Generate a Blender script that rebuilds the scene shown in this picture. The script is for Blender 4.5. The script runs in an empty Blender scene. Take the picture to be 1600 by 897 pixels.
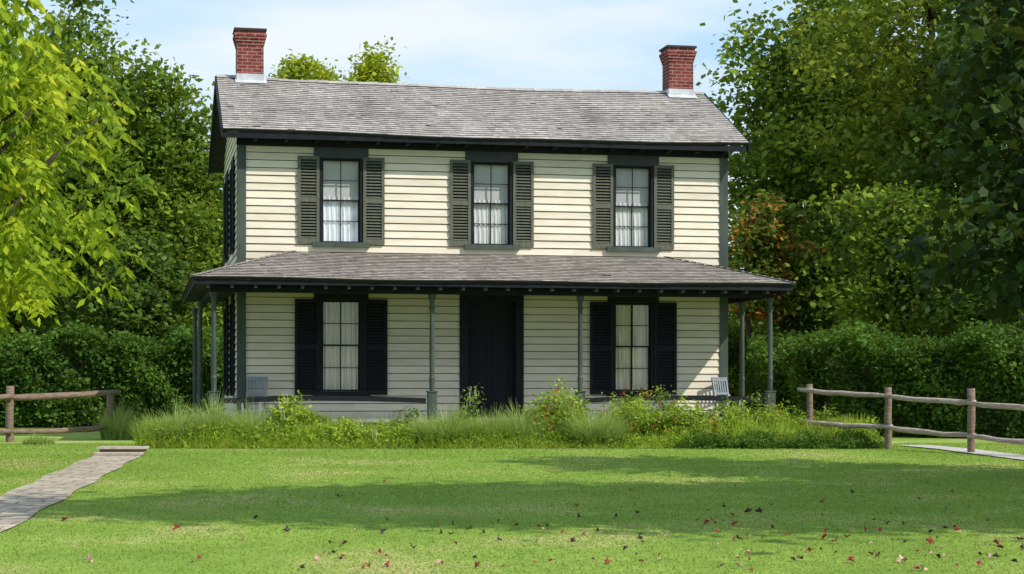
import bpy, math, random
import numpy as np
from mathutils import Vector
random.seed(4)
C = bpy.context.scene.collection
S = bpy.context.scene
F = 2800.0; EYE = 1.22; HOR = 605.0
def g(y):
    t = min(max((30.5-y)/24.0, 0), 1)
    return .15-.4*t
def gx(px, d): return (px-800)/F*d
# ------------------------------------------------------------------ materials
def new_mat(name):
    m = bpy.data.materials.new(name); m.use_nodes = True
    nt = m.node_tree; nt.nodes.clear()
    out = nt.nodes.new('ShaderNodeOutputMaterial')
    return m, nt, out
def N(nt, t, **kw):
    n = nt.nodes.new(t)
    for k, v in kw.items(): setattr(n, k, v)
    return n
def ramp(nt, fac, stops):
    r = N(nt, 'ShaderNodeValToRGB'); e = r.color_ramp.elements
    while len(e) < len(stops): e.new(.5)
    for i, (p, c) in enumerate(stops):
        e[i].position = p; e[i].color = (*c, 1)
    nt.links.new(fac, r.inputs[0]); return r.outputs[0]
def mixc(nt, f, a, b, mode='MIX'):
    n = N(nt, 'ShaderNodeMix', data_type='RGBA', blend_type=mode)
    for idx, v in ((0, f), (6, a), (7, b)):
        if hasattr(v, 'is_output'): nt.links.new(v, n.inputs[idx])
        elif idx == 0: n.inputs[0].default_value = v
        else: n.inputs[idx].default_value = (*v, 1)
    return n.outputs[2]
def noise(nt, scale, detail=4, vec=None, coord='Object', mscale=None):
    tc = N(nt, 'ShaderNodeTexCoord'); v = tc.outputs[coord]
    if mscale:
        mp = N(nt, 'ShaderNodeMapping'); mp.inputs['Scale'].default_value = mscale
        nt.links.new(v, mp.inputs[0]); v = mp.outputs[0]
    n = N(nt, 'ShaderNodeTexNoise'); n.inputs['Scale'].default_value = scale; n.inputs['Detail'].default_value = detail
    nt.links.new(v, n.inputs['Vector']); return n.outputs[0]
def attr(nt, nm='var'):
    return N(nt, 'ShaderNodeAttribute', attribute_name=nm).outputs['Fac']
def foliage(name, cols, trans=.35, rough=.6, pos=None):
    m, nt, out = new_mat(name)
    pos = pos or [i/(len(cols)-1) for i in range(len(cols))]
    col = ramp(nt, attr(nt), list(zip(pos, cols)))
    p = N(nt, 'ShaderNodeBsdfPrincipled'); p.inputs['Roughness'].default_value = rough
    p.inputs['Specular IOR Level'].default_value = .12
    t = N(nt, 'ShaderNodeBsdfTranslucent'); mx = N(nt, 'ShaderNodeMixShader'); mx.inputs[0].default_value = trans
    nt.links.new(col, p.inputs['Base Color'])
    tcol = mixc(nt, .22, col, (.42, .46, .03))
    nt.links.new(tcol, t.inputs[0])
    nt.links.new(p.outputs[0], mx.inputs[1]); nt.links.new(t.outputs[0], mx.inputs[2]); nt.links.new(mx.outputs[0], out.inputs[0])
    return m
def painted(name, c, c2=None, rough=.5, nscale=3, mscale=None, bump=.0, usevar=0, f=(.35, .7), spec=.3):
    m, nt, out = new_mat(name)
    c2 = c2 or tuple(x*.7 for x in c)
    nz = noise(nt, nscale, 6, mscale=mscale)
    col = ramp(nt, nz, [(f[0], c), (f[1], c2)])
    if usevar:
        a = attr(nt); dark = ramp(nt, a, [(0, (.16, .12, .08)), (.04, (1-usevar,)*3), (1, (1+usevar*.3,)*3)])  # lowest var: dark brown for siding gaps, lap shade put into the colour
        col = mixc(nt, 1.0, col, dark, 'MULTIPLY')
    p = N(nt, 'ShaderNodeBsdfPrincipled'); p.inputs['Roughness'].default_value = rough
    p.inputs['Specular IOR Level'].default_value = spec
    nt.links.new(col, p.inputs['Base Color'])
    if bump:
        b = N(nt, 'ShaderNodeBump'); b.inputs['Strength'].default_value = bump; b.inputs['Distance'].default_value = .01
        nt.links.new(nz, b.inputs['Height']); nt.links.new(b.outputs[0], p.inputs['Normal'])
    nt.links.new(p.outputs[0], out.inputs[0]); return m
M = {}
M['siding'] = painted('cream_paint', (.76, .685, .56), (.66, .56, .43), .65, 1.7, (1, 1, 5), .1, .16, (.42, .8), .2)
M['trim'] = painted('dark_trim', (.010, .011, .014), (.016, .018, .021), .6, 6, spec=.15)
M['slate'] = painted('slate_trim', (.030, .036, .042), (.042, .047, .050), .5, 5)
M['green'] = painted('green_trim', (.070, .090, .070), (.04, .056, .048), .5, 5, (1, 1, .3))
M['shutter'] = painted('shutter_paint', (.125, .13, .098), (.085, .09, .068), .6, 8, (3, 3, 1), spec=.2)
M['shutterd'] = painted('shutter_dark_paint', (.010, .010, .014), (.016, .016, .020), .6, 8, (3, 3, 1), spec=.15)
M['porchfloor'] = painted('porch_boards', (.36, .36, .34), (.24, .24, .22), .6, 3, (8, .5, 1), .2)
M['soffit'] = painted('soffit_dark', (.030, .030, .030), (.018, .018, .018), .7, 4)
M['curtain'] = painted('white_curtain', (.92, .92, .92), (.82, .82, .82), .8, 4, (6, 6, .4))
M['curtainc'] = painted('cream_curtain', (.92, .84, .64), (.68, .60, .42), .8, 5, (9, 9, .25), f=(.38, .62))
M['blind'] = painted('pale_roller_blind', (.78, .78, .80), (.68, .68, .71), .8, 2)
M['wood'] = painted('weathered_rail', (.24, .17, .125), (.12, .085, .065), .8, 7, (1, 1, 6), .5)
M['woodg'] = painted('grey_weathered_rail', (.46, .37, .32), (.24, .17, .14), .8, 7, (1, 1, 6), .5)
M['step'] = painted('pale_step_boards', (.55, .47, .40), (.36, .28, .23), .8, 7, (1, 6, 1), .4)
M['bark'] = painted('bark', (.07, .052, .04), (.03, .024, .02), .9, 9, (1, 1, .3), .8)
M['flash'] = painted('pale_flashing', (.58, .59, .62), (.40, .41, .44), .5, 5)
M['dark'] = painted('dark_cap', (.03, .028, .03), (.05, .045, .045), .8, 5)
M['chair'] = painted('pale_blue_grey_paint', (.27, .31, .34), (.19, .22, .25), .5, 5)
M['red'] = painted('red_petals', (.60, .04, .04), (.4, .02, .03), .6, 20)
M['white'] = painted('white_petals', (.75, .75, .62), (.6, .6, .5), .6, 20)
M['stem'] = painted('stem', (.09, .14, .04), (.05, .08, .03), .7, 10)
M['soil'] = painted('bed_soil', (.05, .055, .025), (.03, .05, .015), .95, 3, None, .6)
M['leafred'] = painted('fallen_red', (.36, .06, .05), (.2, .05, .03), .6, 20)
M['leafbrown'] = painted('fallen_brown', (.075, .035, .03), (.05, .02, .02), .6, 20)
M['leafpink'] = painted('fallen_pale', (.60, .38, .30), (.45, .27, .2), .6, 20)
def shingle_mat(name, a, b, c):
    m, nt, out = new_mat(name)
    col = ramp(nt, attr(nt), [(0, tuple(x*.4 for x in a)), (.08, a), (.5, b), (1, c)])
    st = noise(nt, .9, 5); col = mixc(nt, 1, col, ramp(nt, st, [(.35, (.86, .84, .83)), (.65, (1.08, 1.07, 1.05))]), 'MULTIPLY')
    gr = noise(nt, 26, 4, mscale=(1, .12, .12)); col = mixc(nt, 1, col, ramp(nt, gr, [(.3, (.9,)*3), (.7, (1.06,)*3)]), 'MULTIPLY')
    p = N(nt, 'ShaderNodeBsdfPrincipled'); p.inputs['Roughness'].default_value = .9; p.inputs['Specular IOR Level'].default_value = .1
    nt.links.new(col, p.inputs['Base Color']); nt.links.new(p.outputs[0], out.inputs[0]); return m
M['shingle'] = shingle_mat('wood_shingle', (.26, .235, .22), (.38, .35, .33), (.51, .475, .45))
M['shingle2'] = shingle_mat('wood_shingle_brown', (.22, .19, .17), (.33, .295, .27), (.46, .42, .38))
def brick_mat(name, vecmode, bw, bh, mort, c1, c2, cm, off=.5):
    m, nt, out = new_mat(name)
    tc = N(nt, 'ShaderNodeTexCoord'); v = tc.outputs['Object']
    if vecmode == 'wall':
        s = N(nt, 'ShaderNodeSeparateXYZ'); nt.links.new(v, s.inputs[0])
        ad = N(nt, 'ShaderNodeMath', operation='ADD'); nt.links.new(s.outputs[0], ad.inputs[0]); nt.links.new(s.outputs[1], ad.inputs[1])
        cb = N(nt, 'ShaderNodeCombineXYZ'); nt.links.new(ad.outputs[0], cb.inputs[0]); nt.links.new(s.outputs[2], cb.inputs[1]); v = cb.outputs[0]
    else:
        n_ = N(nt, 'ShaderNodeTexNoise'); n_.inputs['Scale'].default_value = 1.5; nt.links.new(v, n_.inputs['Vector'])
        va = N(nt, 'ShaderNodeVectorMath', operation='MULTIPLY_ADD'); va.inputs[1].default_value = (.16, .16, 0); nt.links.new(n_.outputs[1], va.inputs[0]); nt.links.new(v, va.inputs[2]); v = va.outputs[0]
    b = N(nt, 'ShaderNodeTexBrick'); nt.links.new(v, b.inputs['Vector'])
    b.inputs['Scale'].default_value = 1; b.inputs['Brick Width'].default_value = bw; b.inputs['Row Height'].default_value = bh
    b.inputs['Mortar Size'].default_value = mort; b.inputs['Color1'].default_value = (*c1, 1); b.inputs['Color2'].default_value = (*c2, 1); b.inputs['Mortar'].default_value = (*cm, 1)
    nz = noise(nt, 6, 5); col = mixc(nt, 1, b.outputs[0], ramp(nt, nz, [(.3, (.7,)*3), (.7, (1.2,)*3)]), 'MULTIPLY')
    p = N(nt, 'ShaderNodeBsdfPrincipled'); p.inputs['Roughness'].default_value = .9; p.inputs['Specular IOR Level'].default_value = .1
    bp = N(nt, 'ShaderNodeBump'); bp.inputs['Strength'].default_value = .6; bp.inputs['Distance'].default_value = .01; bp.invert = True
    nt.links.new(b.outputs[1], bp.inputs['Height']); nt.links.new(bp.outputs[0], p.inputs['Normal'])
    nt.links.new(col, p.inputs['Base Color']); nt.links.new(p.outputs[0], out.inputs[0]); return m
M['brick'] = brick_mat('red_brick', 'wall', .21, .075, .009, (.24, .055, .042), (.15, .032, .03), (.30, .2, .18))
M['path'] = brick_mat('path_brick', 'flat', .42, .26, .014, (.46, .39, .31), (.36, .30, .24), (.2, .17, .12))
M['concrete'] = painted('pale_path', (.50, .46, .42), (.38, .35, .32), .9, 3)
def glassmat(nm, k):
    m, nt, out = new_mat(nm)
    gl = N(nt, 'ShaderNodeBsdfGlossy'); gl.inputs['Roughness'].default_value = .04; gl.inputs['Color'].default_value = (.85, .88, .95, 1)
    tr = N(nt, 'ShaderNodeBsdfTransparent'); tr.inputs[0].default_value = (.97, .97, .96, 1); mx = N(nt, 'ShaderNodeMixShader'); mx.inputs[0].default_value = k
    nt.links.new(tr.outputs[0], mx.inputs[1]); nt.links.new(gl.outputs[0], mx.inputs[2]); nt.links.new(mx.outputs[0], out.inputs[0]); return m
M['glass'] = glassmat('window_glass', .26); M['glass2'] = glassmat('porch_window_glass', .05)
m, nt, out = new_mat('lawn_turf')
n1 = noise(nt, .5, 5); n2 = noise(nt, 5, 6); n3 = noise(nt, 60, 3)
col = ramp(nt, n1, [(.32, (.17, .25, .045)), (.52, (.23, .32, .06)), (.66, (.38, .36, .14))])
col = mixc(nt, 1, col, ramp(nt, n2, [(.3, (.84, .86, .82)), (.7, (1.12, 1.1, 1.08))]), 'MULTIPLY')
col = mixc(nt, 1, col, ramp(nt, n3, [(.3, (.84, .86, .84)), (.7, (1.12, 1.12, 1.1))]), 'MULTIPLY')
p = N(nt, 'ShaderNodeBsdfPrincipled'); p.inputs['Roughness'].default_value = .9; p.inputs['Specular IOR Level'].default_value = .1
nt.links.new(col, p.inputs['Base Color']); nt.links.new(p.outputs[0], out.inputs[0]); M['lawn'] = m
M['blade'] = foliage('grass_blade', [(.15, .24, .032), (.22, .34, .048), (.30, .41, .075), (.58, .48, .24)], .35, pos=[0, .4, .68, 1])
M['yellowleaf'] = foliage('yellow_green_leaf', [(.06, .12, .012), (.15, .25, .016), (.33, .43, .022), (.58, .58, .04)], .4, pos=[0, .28, .6, 1])
M['topleaf'] = foliage('treetop_leaf', [(.16, .23, .02), (.30, .38, .025), (.46, .50, .04), (.6, .58, .05)], .4)
M['midleaf'] = foliage('mid_green_leaf', [(.045, .085, .014), (.10, .17, .020), (.19, .28, .028), (.32, .39, .045)], .35)
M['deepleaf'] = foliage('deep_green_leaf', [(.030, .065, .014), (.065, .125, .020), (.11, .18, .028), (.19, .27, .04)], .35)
M['olive'] = foliage('olive_leaf', [(.06, .10, .014), (.14, .19, .020), (.26, .31, .03), (.44, .44, .045)], .35)
M['orange'] = foliage('orange_leaf', [(.05, .09, .016), (.09, .15, .022), (.15, .21, .03), (.48, .20, .035), (.55, .14, .03)], .35, pos=[0, .3, .66, .76, 1])
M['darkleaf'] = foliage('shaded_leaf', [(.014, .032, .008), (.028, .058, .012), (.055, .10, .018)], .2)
M['hedgeleaf'] = foliage('hedge_leaf', [(.035, .085, .014), (.07, .15, .02), (.125, .235, .032)], .3)
M['herb'] = foliage('herb_leaf', [(.12, .20, .022), (.23, .36, .034), (.36, .48, .05), (.52, .54, .09)], .4)
M['greygrass'] = foliage('feathery_grass', [(.16, .26, .06), (.27, .39, .09), (.40, .51, .14), (.54, .58, .24)], .4)
# ------------------------------------------------------------------ builders
class MB:
    def __init__(s): s.v = []; s.f = []; s.var = []
    def face(s, pts, var=.5):
        i = len(s.v); s.v += [tuple(p) for p in pts]; s.f.append(tuple(range(i, i+len(pts)))); s.var.append(var)
    def box(s, x0, x1, y0, y1, z0, z1, var=.5):
        s.hexa([(x0,y0,z0),(x1,y0,z0),(x1,y1,z0),(x0,y1,z0),(x0,y0,z1),(x1,y0,z1),(x1,y1,z1),(x0,y1,z1)], var)
    def hexa(s, p, var=.5):
        i = len(s.v); s.v += p
        for q in ((3,2,1,0),(4,5,6,7),(0,1,5,4),(1,2,6,5),(2,3,7,6),(3,0,4,7)): s.f.append(tuple(i+k for k in q)); s.var.append(var)
    def beam(s, a, b, w, h, var=.5):
        a = Vector(a); b = Vector(b); d = (b-a).normalized()
        up = Vector((0,0,1)) if abs(d.z) < .9 else Vector((0,1,0))
        sd = d.cross(up).normalized()*w/2; u = sd.cross(d).normalized()*h/2
        s.hexa([tuple(q) for q in (a-sd-u, a+sd-u, b+sd-u, b-sd-u, a-sd+u, a+sd+u, b+sd+u, b-sd+u)], var)
    def tube(s, pts, rad, n=8, jit=0, rnd=random):
        pts = [Vector(p) for p in pts]; base = len(s.v)
        for i, p in enumerate(pts):
            d = (pts[min(i+1, len(pts)-1)]-pts[max(i-1, 0)]).normalized()
            a = Vector((1,0,0)) if abs(d.x) < .8 else Vector((0,1,0))
            x = d.cross(a).normalized(); y = d.cross(x)
            for k in range(n):
                an = 2*math.pi*k/n; r = rad[i]*(1+jit*rnd.uniform(-1, 1))
                s.v.append(tuple(p+x*math.cos(an)*r+y*math.sin(an)*r))
        for i in range(len(pts)-1):
            for k in range(n):
                a = base+i*n+k; b = base+i*n+(k+1) % n
                s.f.append((a, b, b+n, a+n)); s.var.append(.5)
        s.f.append(tuple(base+k for k in range(n))[::-1]); s.var.append(.5)
        s.f.append(tuple(base+(len(pts)-1)*n+k for k in range(n))); s.var.append(.5)
    def build(s, name, mat, parent=None, smooth=False, warp=None):
        me = bpy.data.meshes.new(name)
        v = [warp(p) for p in s.v] if warp else s.v
        me.from_pydata(v, [], s.f); me.update()
        a = me.attributes.new('var', 'FLOAT', 'FACE'); a.data.foreach_set('value', s.var)
        if smooth: me.polygons.foreach_set('use_smooth', [True]*len(me.polygons))
        me.materials.append(mat)
        o = bpy.data.objects.new(name, me); C.objects.link(o)
        if parent: o.parent = parent
        return o
def np_mesh(name, verts, faces, var, mat, parent=None):
    me = bpy.data.meshes.new(name); nv = len(verts); nf, k = faces.shape
    me.vertices.add(nv); me.vertices.foreach_set('co', verts.astype(np.float32).ravel())
    me.loops.add(nf*k); me.loops.foreach_set('vertex_index', faces.astype(np.int32).ravel())
    me.polygons.add(nf); me.polygons.foreach_set('loop_start', np.arange(0, nf*k, k, dtype=np.int32))
    me.update(calc_edges=True)
    a = me.attributes.new('var', 'FLOAT', 'FACE'); a.data.foreach_set('value', np.clip(var, 0, 1).astype(np.float32))
    me.materials.append(mat)
    o = bpy.data.objects.new(name, me); C.objects.link(o)
    if parent: o.parent = parent
    return o
def tag(o, label=None, cat=None, group=None, kind=None):
    if label: o['label'] = label
    if cat: o['category'] = cat
    if group: o['group'] = group
    if kind: o['kind'] = kind
    return o
def empty(name, loc, rz=0):
    o = bpy.data.objects.new(name, None); C.objects.link(o); o.location = loc; o.rotation_euler = (0, 0, rz); return o
def unit(a): return a/np.maximum(np.linalg.norm(a, axis=1, keepdims=True), 1e-9)
def leafquads(P, size, rng, aspect=.5, droop=0., flat=.5):
    n = len(P); d = rng.normal(size=(n, 3)); d[:, 2] = d[:, 2]*.6-droop; d = unit(d)
    up = rng.normal(size=(n, 3)); up[:, 2] += flat*2; s = unit(np.cross(d, up)); nn = np.cross(s, d)
    L = size[:, None]; W = L*aspect*.5
    return np.stack([P, P+d*L*.45+s*W+nn*W*.25, P+d*L, P+d*L*.45-s*W+nn*W*.25], 1).reshape(-1, 3)
def leaves(name, P, size, mat, parent, rng, var, aspect=.5, droop=0., flat=.5):
    n = len(P); v = leafquads(P, size, rng, aspect, droop, flat)
    return np_mesh(name, v, np.arange(n*4).reshape(n, 4), var, mat, parent)
def crown_pts(rng, ncl, per, R, z0, z1, sig, lobes=9, fill=2.4, ys=1.):
    u = unit(rng.normal(size=(ncl, 3))); lb = unit(rng.normal(size=(lobes, 3)))
    f = .68+.40*np.max(np.exp(5*(u@lb.T-1)), axis=1)
    r = rng.random(ncl)**(1/fill)*f
    H = (z1-z0)/2
    c = u*r[:, None]*np.array([R, R*ys, H]); c[:, 2] += (z0+z1)/2
    taper = 1-.35*np.clip((c[:, 2]-(z0+z1)/2)/H, 0, 1); c[:, :2] *= taper[:, None]
    sg = sig*(.6+.8*rng.random(ncl))
    P = c[:, None, :]+rng.normal(size=(ncl, per, 3))*sg[:, None, None]*np.array([1, 1, .5])
    cv = rng.random(ncl)*.55+.22
    var = np.clip(cv[:, None]+rng.normal(size=(ncl, per))*.13, 0, 1)
    return c, P.reshape(-1, 3), var.ravel()
def limbs(mb, rng, c, z0, z1, n, r0):
    H = z1-z0; top = z0+H*.75
    pts = [(0, 0, -.2)]; rad = [r0*1.25]
    x = y = 0
    for i in range(1, 8):
        x += rng.normal()*.10; y += rng.normal()*.10
        pts.append((x, y, top*i/7)); rad.append(r0*(1-.11*i))
    mb.tube(pts, rad, 9, .08)
    for i in rng.choice(len(c), min(n, len(c)), replace=False):
        e = Vector(c[i]); k = max(z0*.6, e.z-Vector((e.x, e.y, 0)).length*.9-.3); k = min(k, top*.95)
        j = k/top*7; a = Vector(pts[int(min(j, 7))]); b = Vector((a.x, a.y, k))
        m1 = b.lerp(e, .35)+Vector((rng.normal()*.25, rng.normal()*.25, .25)); m2 = b.lerp(e, .7)+Vector((rng.normal()*.2, rng.normal()*.2, .15))
        rr = r0*.42
        mb.tube([b, m1, m2, e], [rr, rr*.7, rr*.42, rr*.15], 6)
def tree(name, label, x, y, R, z0, z1, mat, seed, ncl=420, per=60, size=.22, sig=.42, lobes=9, r0=.2, nl=26, group=None, droop=.15, aspect=.6, ys=1., fill=2.4, voff=0):
    rng = np.random.default_rng(seed)
    t = empty(name, (x, y, g(y))); tag(t, label, 'tree', group)
    c, P, var = crown_pts(rng, ncl, per, R, z0, z1, sig, lobes, fill, ys)
    leaves('crown', P, size*(.6+.8*rng.random(len(P))), mat, t, rng, var+voff, aspect, droop)
    mb = MB(); limbs(mb, rng, c, z0, z1, nl, r0); mb.build('trunk', M['bark'], t, True)
    return t
# ------------------------------------------------------------------ camera / light / world
cam = bpy.data.cameras.new('Camera'); co = bpy.data.objects.new('Camera', cam); C.objects.link(co)
co.location = (0, 0, EYE); co.rotation_euler = (math.pi/2, 0, 0)
cam.sensor_width = 36; cam.lens = 36*F/1600; cam.shift_y = (HOR-448.5)/1600; cam.clip_end = 3000; S.camera = co
SA, SE = math.radians(59), math.radians(42.5)
sd = Vector((math.sin(SA)*math.cos(SE), -math.cos(SA)*math.cos(SE), math.sin(SE)))
sl = bpy.data.lights.new('Sun', 'SUN'); sl.energy = 4.8; sl.angle = math.radians(.6); sl.color = (1, .95, .86)
so = bpy.data.objects.new('Sun', sl); C.objects.link(so); so.rotation_euler = sd.to_track_quat('Z', 'Y').to_euler(); so.location = (20, -10, 30)
w = bpy.data.worlds.new('World'); S.world = w; w.use_nodes = True; nt = w.node_tree; nt.nodes.clear()
wo = N(nt, 'ShaderNodeOutputWorld'); sky = N(nt, 'ShaderNodeTexSky', sky_type='NISHITA', sun_disc=False)
sky.sun_elevation = SE; sky.sun_rotation = math.radians(121); sky.air_density = 1.0; sky.dust_density = .6; sky.ozone_density = 1.5
b1 = N(nt, 'ShaderNodeBackground'); b1.inputs[1].default_value = .15; nt.links.new(sky.outputs[0], b1.inputs[0])
b2 = N(nt, 'ShaderNodeBackground'); b2.inputs[1].default_value = 1.08
nz = noise(nt, 4.5, 8, coord='Generated', mscale=(1, 1, 5))
cc_ = ramp(nt, nz, [(.42, (.50, .76, 1.0)), (.70, (.92, .97, 1.0))]); nt.links.new(cc_, b2.inputs[0])
mx = N(nt, 'ShaderNodeMixShader'); mx.inputs[0].default_value = .80; nt.links.new(b1.outputs[0], mx.inputs[1]); nt.links.new(b2.outputs[0], mx.inputs[2]); nt.links.new(mx.outputs[0], wo.inputs[0])
S.view_settings.view_transform = 'Standard'; S.view_settings.look = 'None'; S.view_settings.exposure = 0
# ------------------------------------------------------------------ ground
mb = MB()
ys = [-60, -20]+[i*.5 for i in range(0, 81)]+[45, 60, 100, 300, 1500]
xs = [-1500, -200, -60, -20, -10, -5, 0, 5, 10, 20, 60, 200, 1500]
for j in range(len(ys)-1):
    for i in range(len(xs)-1):
        mb.face([(xs[i], ys[j], g(ys[j])), (xs[i+1], ys[j], g(ys[j])), (xs[i+1], ys[j+1], g(ys[j+1])), (xs[i], ys[j+1], g(ys[j+1]))])
tag(mb.build('lawn', M['lawn']), kind='structure')
PW = .76
mb = MB()
def PR(y): return -5.86+(28-y)*.1086+.03*math.sin(y*2.3)
yy = 6.0
while yy < 28.4:
    a, b = PR(yy), PR(yy+.4)
    mb.face([(a-PW, yy, g(yy)+.014), (a, yy, g(yy)+.014), (b, yy+.4, g(yy+.4)+.014), (b-PW, yy+.4, g(yy+.4)+.014)]); yy += .4
tag(mb.build('brick_path', M['path']), kind='structure')
mb = MB()
pts = [(7.0, 32.6), (7.4, 29.5), (7.9, 26.5), (8.6, 23), (10, 18)]
for (x0, y0), (x1, y1) in zip(pts, pts[1:]):
    for k in range(6):
        a, b = k/6, (k+1)/6; xa, ya, xb, yb = x0+(x1-x0)*a, y0+(y1-y0)*a, x0+(x1-x0)*b, y0+(y1-y0)*b
        mb.face([(xa, ya, g(ya)+.02), (xa+.6, ya, g(ya)+.02), (xb+.6, yb, g(yb)+.02), (xb, yb, g(yb)+.02)])
tag(mb.build('garden_path', M['concrete']), kind='structure')
mb = MB(); mb.face([(-6.7, 31.2, .158), (6.3, 31.2, .158), (6.7, 34.2, .158), (-6.7, 34.2, .158)])
tag(mb.build('bed_soil', M['soil']), kind='structure')
rng = np.random.default_rng(1)
n = 380000
y = 12.5+rng.random(n)*21.5; x = (rng.random(n)*2-1)*(y*.2857+1.6)
pr_ = -5.86+(28-y)*.1086+.03*np.sin(y*2.3)+rng.normal(size=n)*.025
keep = ~((x < pr_) & (x > pr_-PW) & (y < 28.4)); keep &= ~((y > 31.3) & (np.abs(x) < 6.3)); x, y = x[keep], y[keep]; n = len(x)
z = .15-.4*np.clip((30.5-y)/24, 0, 1)
h = .006+.015*rng.random(n)+.025*(rng.random(n) < .025); wd = .004+.004*rng.random(n)+.00038*y
an = rng.random(n)*math.pi*2; B = np.stack([x, y, z-.002], 1); T = B+np.stack([rng.normal(size=n)*.02, rng.normal(size=n)*.02, h], 1)
sdv = np.stack([np.cos(an), np.sin(an)*.5, 0*an], 1)*wd[:, None]*.5
v = np.stack([B-sdv, B+sdv, T], 1).reshape(-1, 3)
def sn(x, y, k): 
    r_ = np.random.default_rng(k); o = 0*x
    for i in range(7):
        a = r_.random()*6.28; fq = .35*1.55**i; o = o+np.sin((x*np.cos(a)+y*np.sin(a)*.6)*fq*2+r_.random()*6.28)*.75**i
    return o
dry = np.clip(sn(x, y, 3)-1.7, 0, 1.2)*.22
for (cx, cy, rx_, ry_, am) in ((-3.2, 18.3, .7, .5, .38), (-4.5, 18.6, .8, 1.2, .26), (-.7, 18, 1.3, .6, .42), (.6, 19.8, 1.3, .5, .25), (-5, 15, 1.2, 1.6, .22), (-2.5, 15.5, .9, .8, .16), (-1.6, 14, 1, .8, .12), (-3.6, 25, 1.5, 2, .12)):
    dry = dry+am*np.exp(-((x-cx)/rx_)**2-((y-cy)/ry_)**2)*(.8+.25*np.sin(x*5+y*3))
pat = sn(x, y, 8)*.04
tag(np_mesh('grass', v, np.arange(n*3).reshape(n, 3), .42+pat+dry+rng.normal(size=n)*.085, M['blade']), 'short green lawn grass growing in front of the house', 'grass', kind='stuff')
# ------------------------------------------------------------------ house
W, D, TH = 10.32, 6.2, math.radians(11.75)
house = empty('farmhouse', (-5.53, 36.36, 0), TH)
tag(house, 'two storey cream clapboard farmhouse with dark shutters, wraparound porch and two brick chimneys', 'house')
FZ = .58; RT = 2.6; RZ = 7.90; EZ = 6.36; FO = .5; BO = .5; GO = .35
WN = [(2.065, 4.19, 5.92, .78), (5.21, 4.19, 5.92, .78), (8.27, 4.19, 5.92, .78)]
LN = [(2.065, 1.14, 3.02, .78), (8.27, 1.14, 3.02, .78)]
DOOR = (4.53, 5.89, FZ, 3.20)
holes = [(c-wd/2, c+wd/2, a, b) for c, a, b, wd in WN+LN]+[DOOR]
def siding(mb, z0, z1, lo, hi, holes, fr, e=.155):
    z = z0; GP = .016
    while z < z1-1e-4:
        zt = min(z+e, z1); ze = zt-GP
        if ze <= z+.01: break
        cuts = sorted({z, ze, zt}|{h for H in holes for h in H[2:4] if z+1e-4 < h < ze-1e-4})
        v0 = random.random()
        for a, b in zip(cuts, cuts[1:]):
            fa, fb = .034-.026*(a-z)/e, .034-.026*(b-z)/e
            iv = [(lo(a), hi(a))]
            for H in holes:
                if H[2] < b-1e-4 and H[3] > a+1e-4:
                    nv = []
                    for p, q in iv:
                        if H[1] <= p or H[0] >= q: nv.append((p, q))
                        else:
                            if H[0] > p: nv.append((p, H[0]))
                            if H[1] < q: nv.append((H[1], q))
                    iv = nv
            for p, q in iv:
                first = abs(p-lo(a)) < 1e-4; last = abs(q-hi(a)) < 1e-4
                p2 = lo(b) if first else p; q2 = hi(b) if last else q
                if q2-p2 < .001: p2 = q2 = (p2+q2)/2
                if a >= ze-1e-6:
                    mb.face([fr(p, a, -.012), fr(q, a, -.012), fr(q2, b, -.012), fr(p2, b, -.012)], .0)  # gap under the lap coloured as unpainted wood with painted-in shade
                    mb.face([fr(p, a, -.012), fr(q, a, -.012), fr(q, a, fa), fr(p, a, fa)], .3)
                else:
                    u0 = p
                    while u0 < q-1e-4:
                        u1 = q if q-u0 < 2.4 else u0+random.uniform(1.2, 2.6)
                        ta = p2 if u0 == p else u0; tb = q2 if u1 >= q-1e-4 else u1
                        if tb < ta: ta = tb = (ta+tb)/2
                        vv = min(1, max(.06, v0*.5+random.random()*.5)); dz = random.uniform(-.0015, .0015)
                        mb.face([fr(u0, a+(dz if a == z else 0), fa), fr(u1-.001, a+(dz if a == z else 0), fa), fr(tb-.001, b, fb), fr(ta, b, fb)], vv); u0 = u1
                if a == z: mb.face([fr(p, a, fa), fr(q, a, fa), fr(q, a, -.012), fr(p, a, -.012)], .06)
        z = zt
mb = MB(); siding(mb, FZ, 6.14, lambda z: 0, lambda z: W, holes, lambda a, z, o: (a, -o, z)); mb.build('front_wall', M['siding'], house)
def rz_at(t):
    return EZ+(RZ-EZ)*(t+FO)/(RT+FO) if t <= RT else EZ+(RZ-EZ)*(D+BO-t)/(D+BO-RT)
def glo(z): 
    return 0 if z < rz_at(0) else min(RT, (z-EZ)/(RZ-EZ)*(RT+FO)-FO)
def ghi(z):
    return D if z < rz_at(D) else max(RT, D+BO-(z-EZ)/(RZ-EZ)*(D+BO-RT))
sholes = [(1.6, 2.3, 4.19, 5.92), (4.2, 4.9, 4.19, 5.92), (1.6, 2.3, 1.14, 3.02), (4.2, 4.9, 1.14, 3.02)]
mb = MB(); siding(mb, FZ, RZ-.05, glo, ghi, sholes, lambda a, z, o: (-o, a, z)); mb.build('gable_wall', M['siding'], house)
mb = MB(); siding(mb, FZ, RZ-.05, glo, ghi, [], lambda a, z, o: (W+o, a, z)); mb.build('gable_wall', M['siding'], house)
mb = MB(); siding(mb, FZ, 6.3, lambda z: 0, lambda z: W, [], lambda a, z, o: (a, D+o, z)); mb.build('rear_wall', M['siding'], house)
mb = MB(); mb.box(.03, W-.03, .03, D-.03, 0, FZ-.06); mb.box(.02, W-.02, .3, D-.02, 3.5, 3.6); mb.build('foundation', M['dark'], house)
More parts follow.
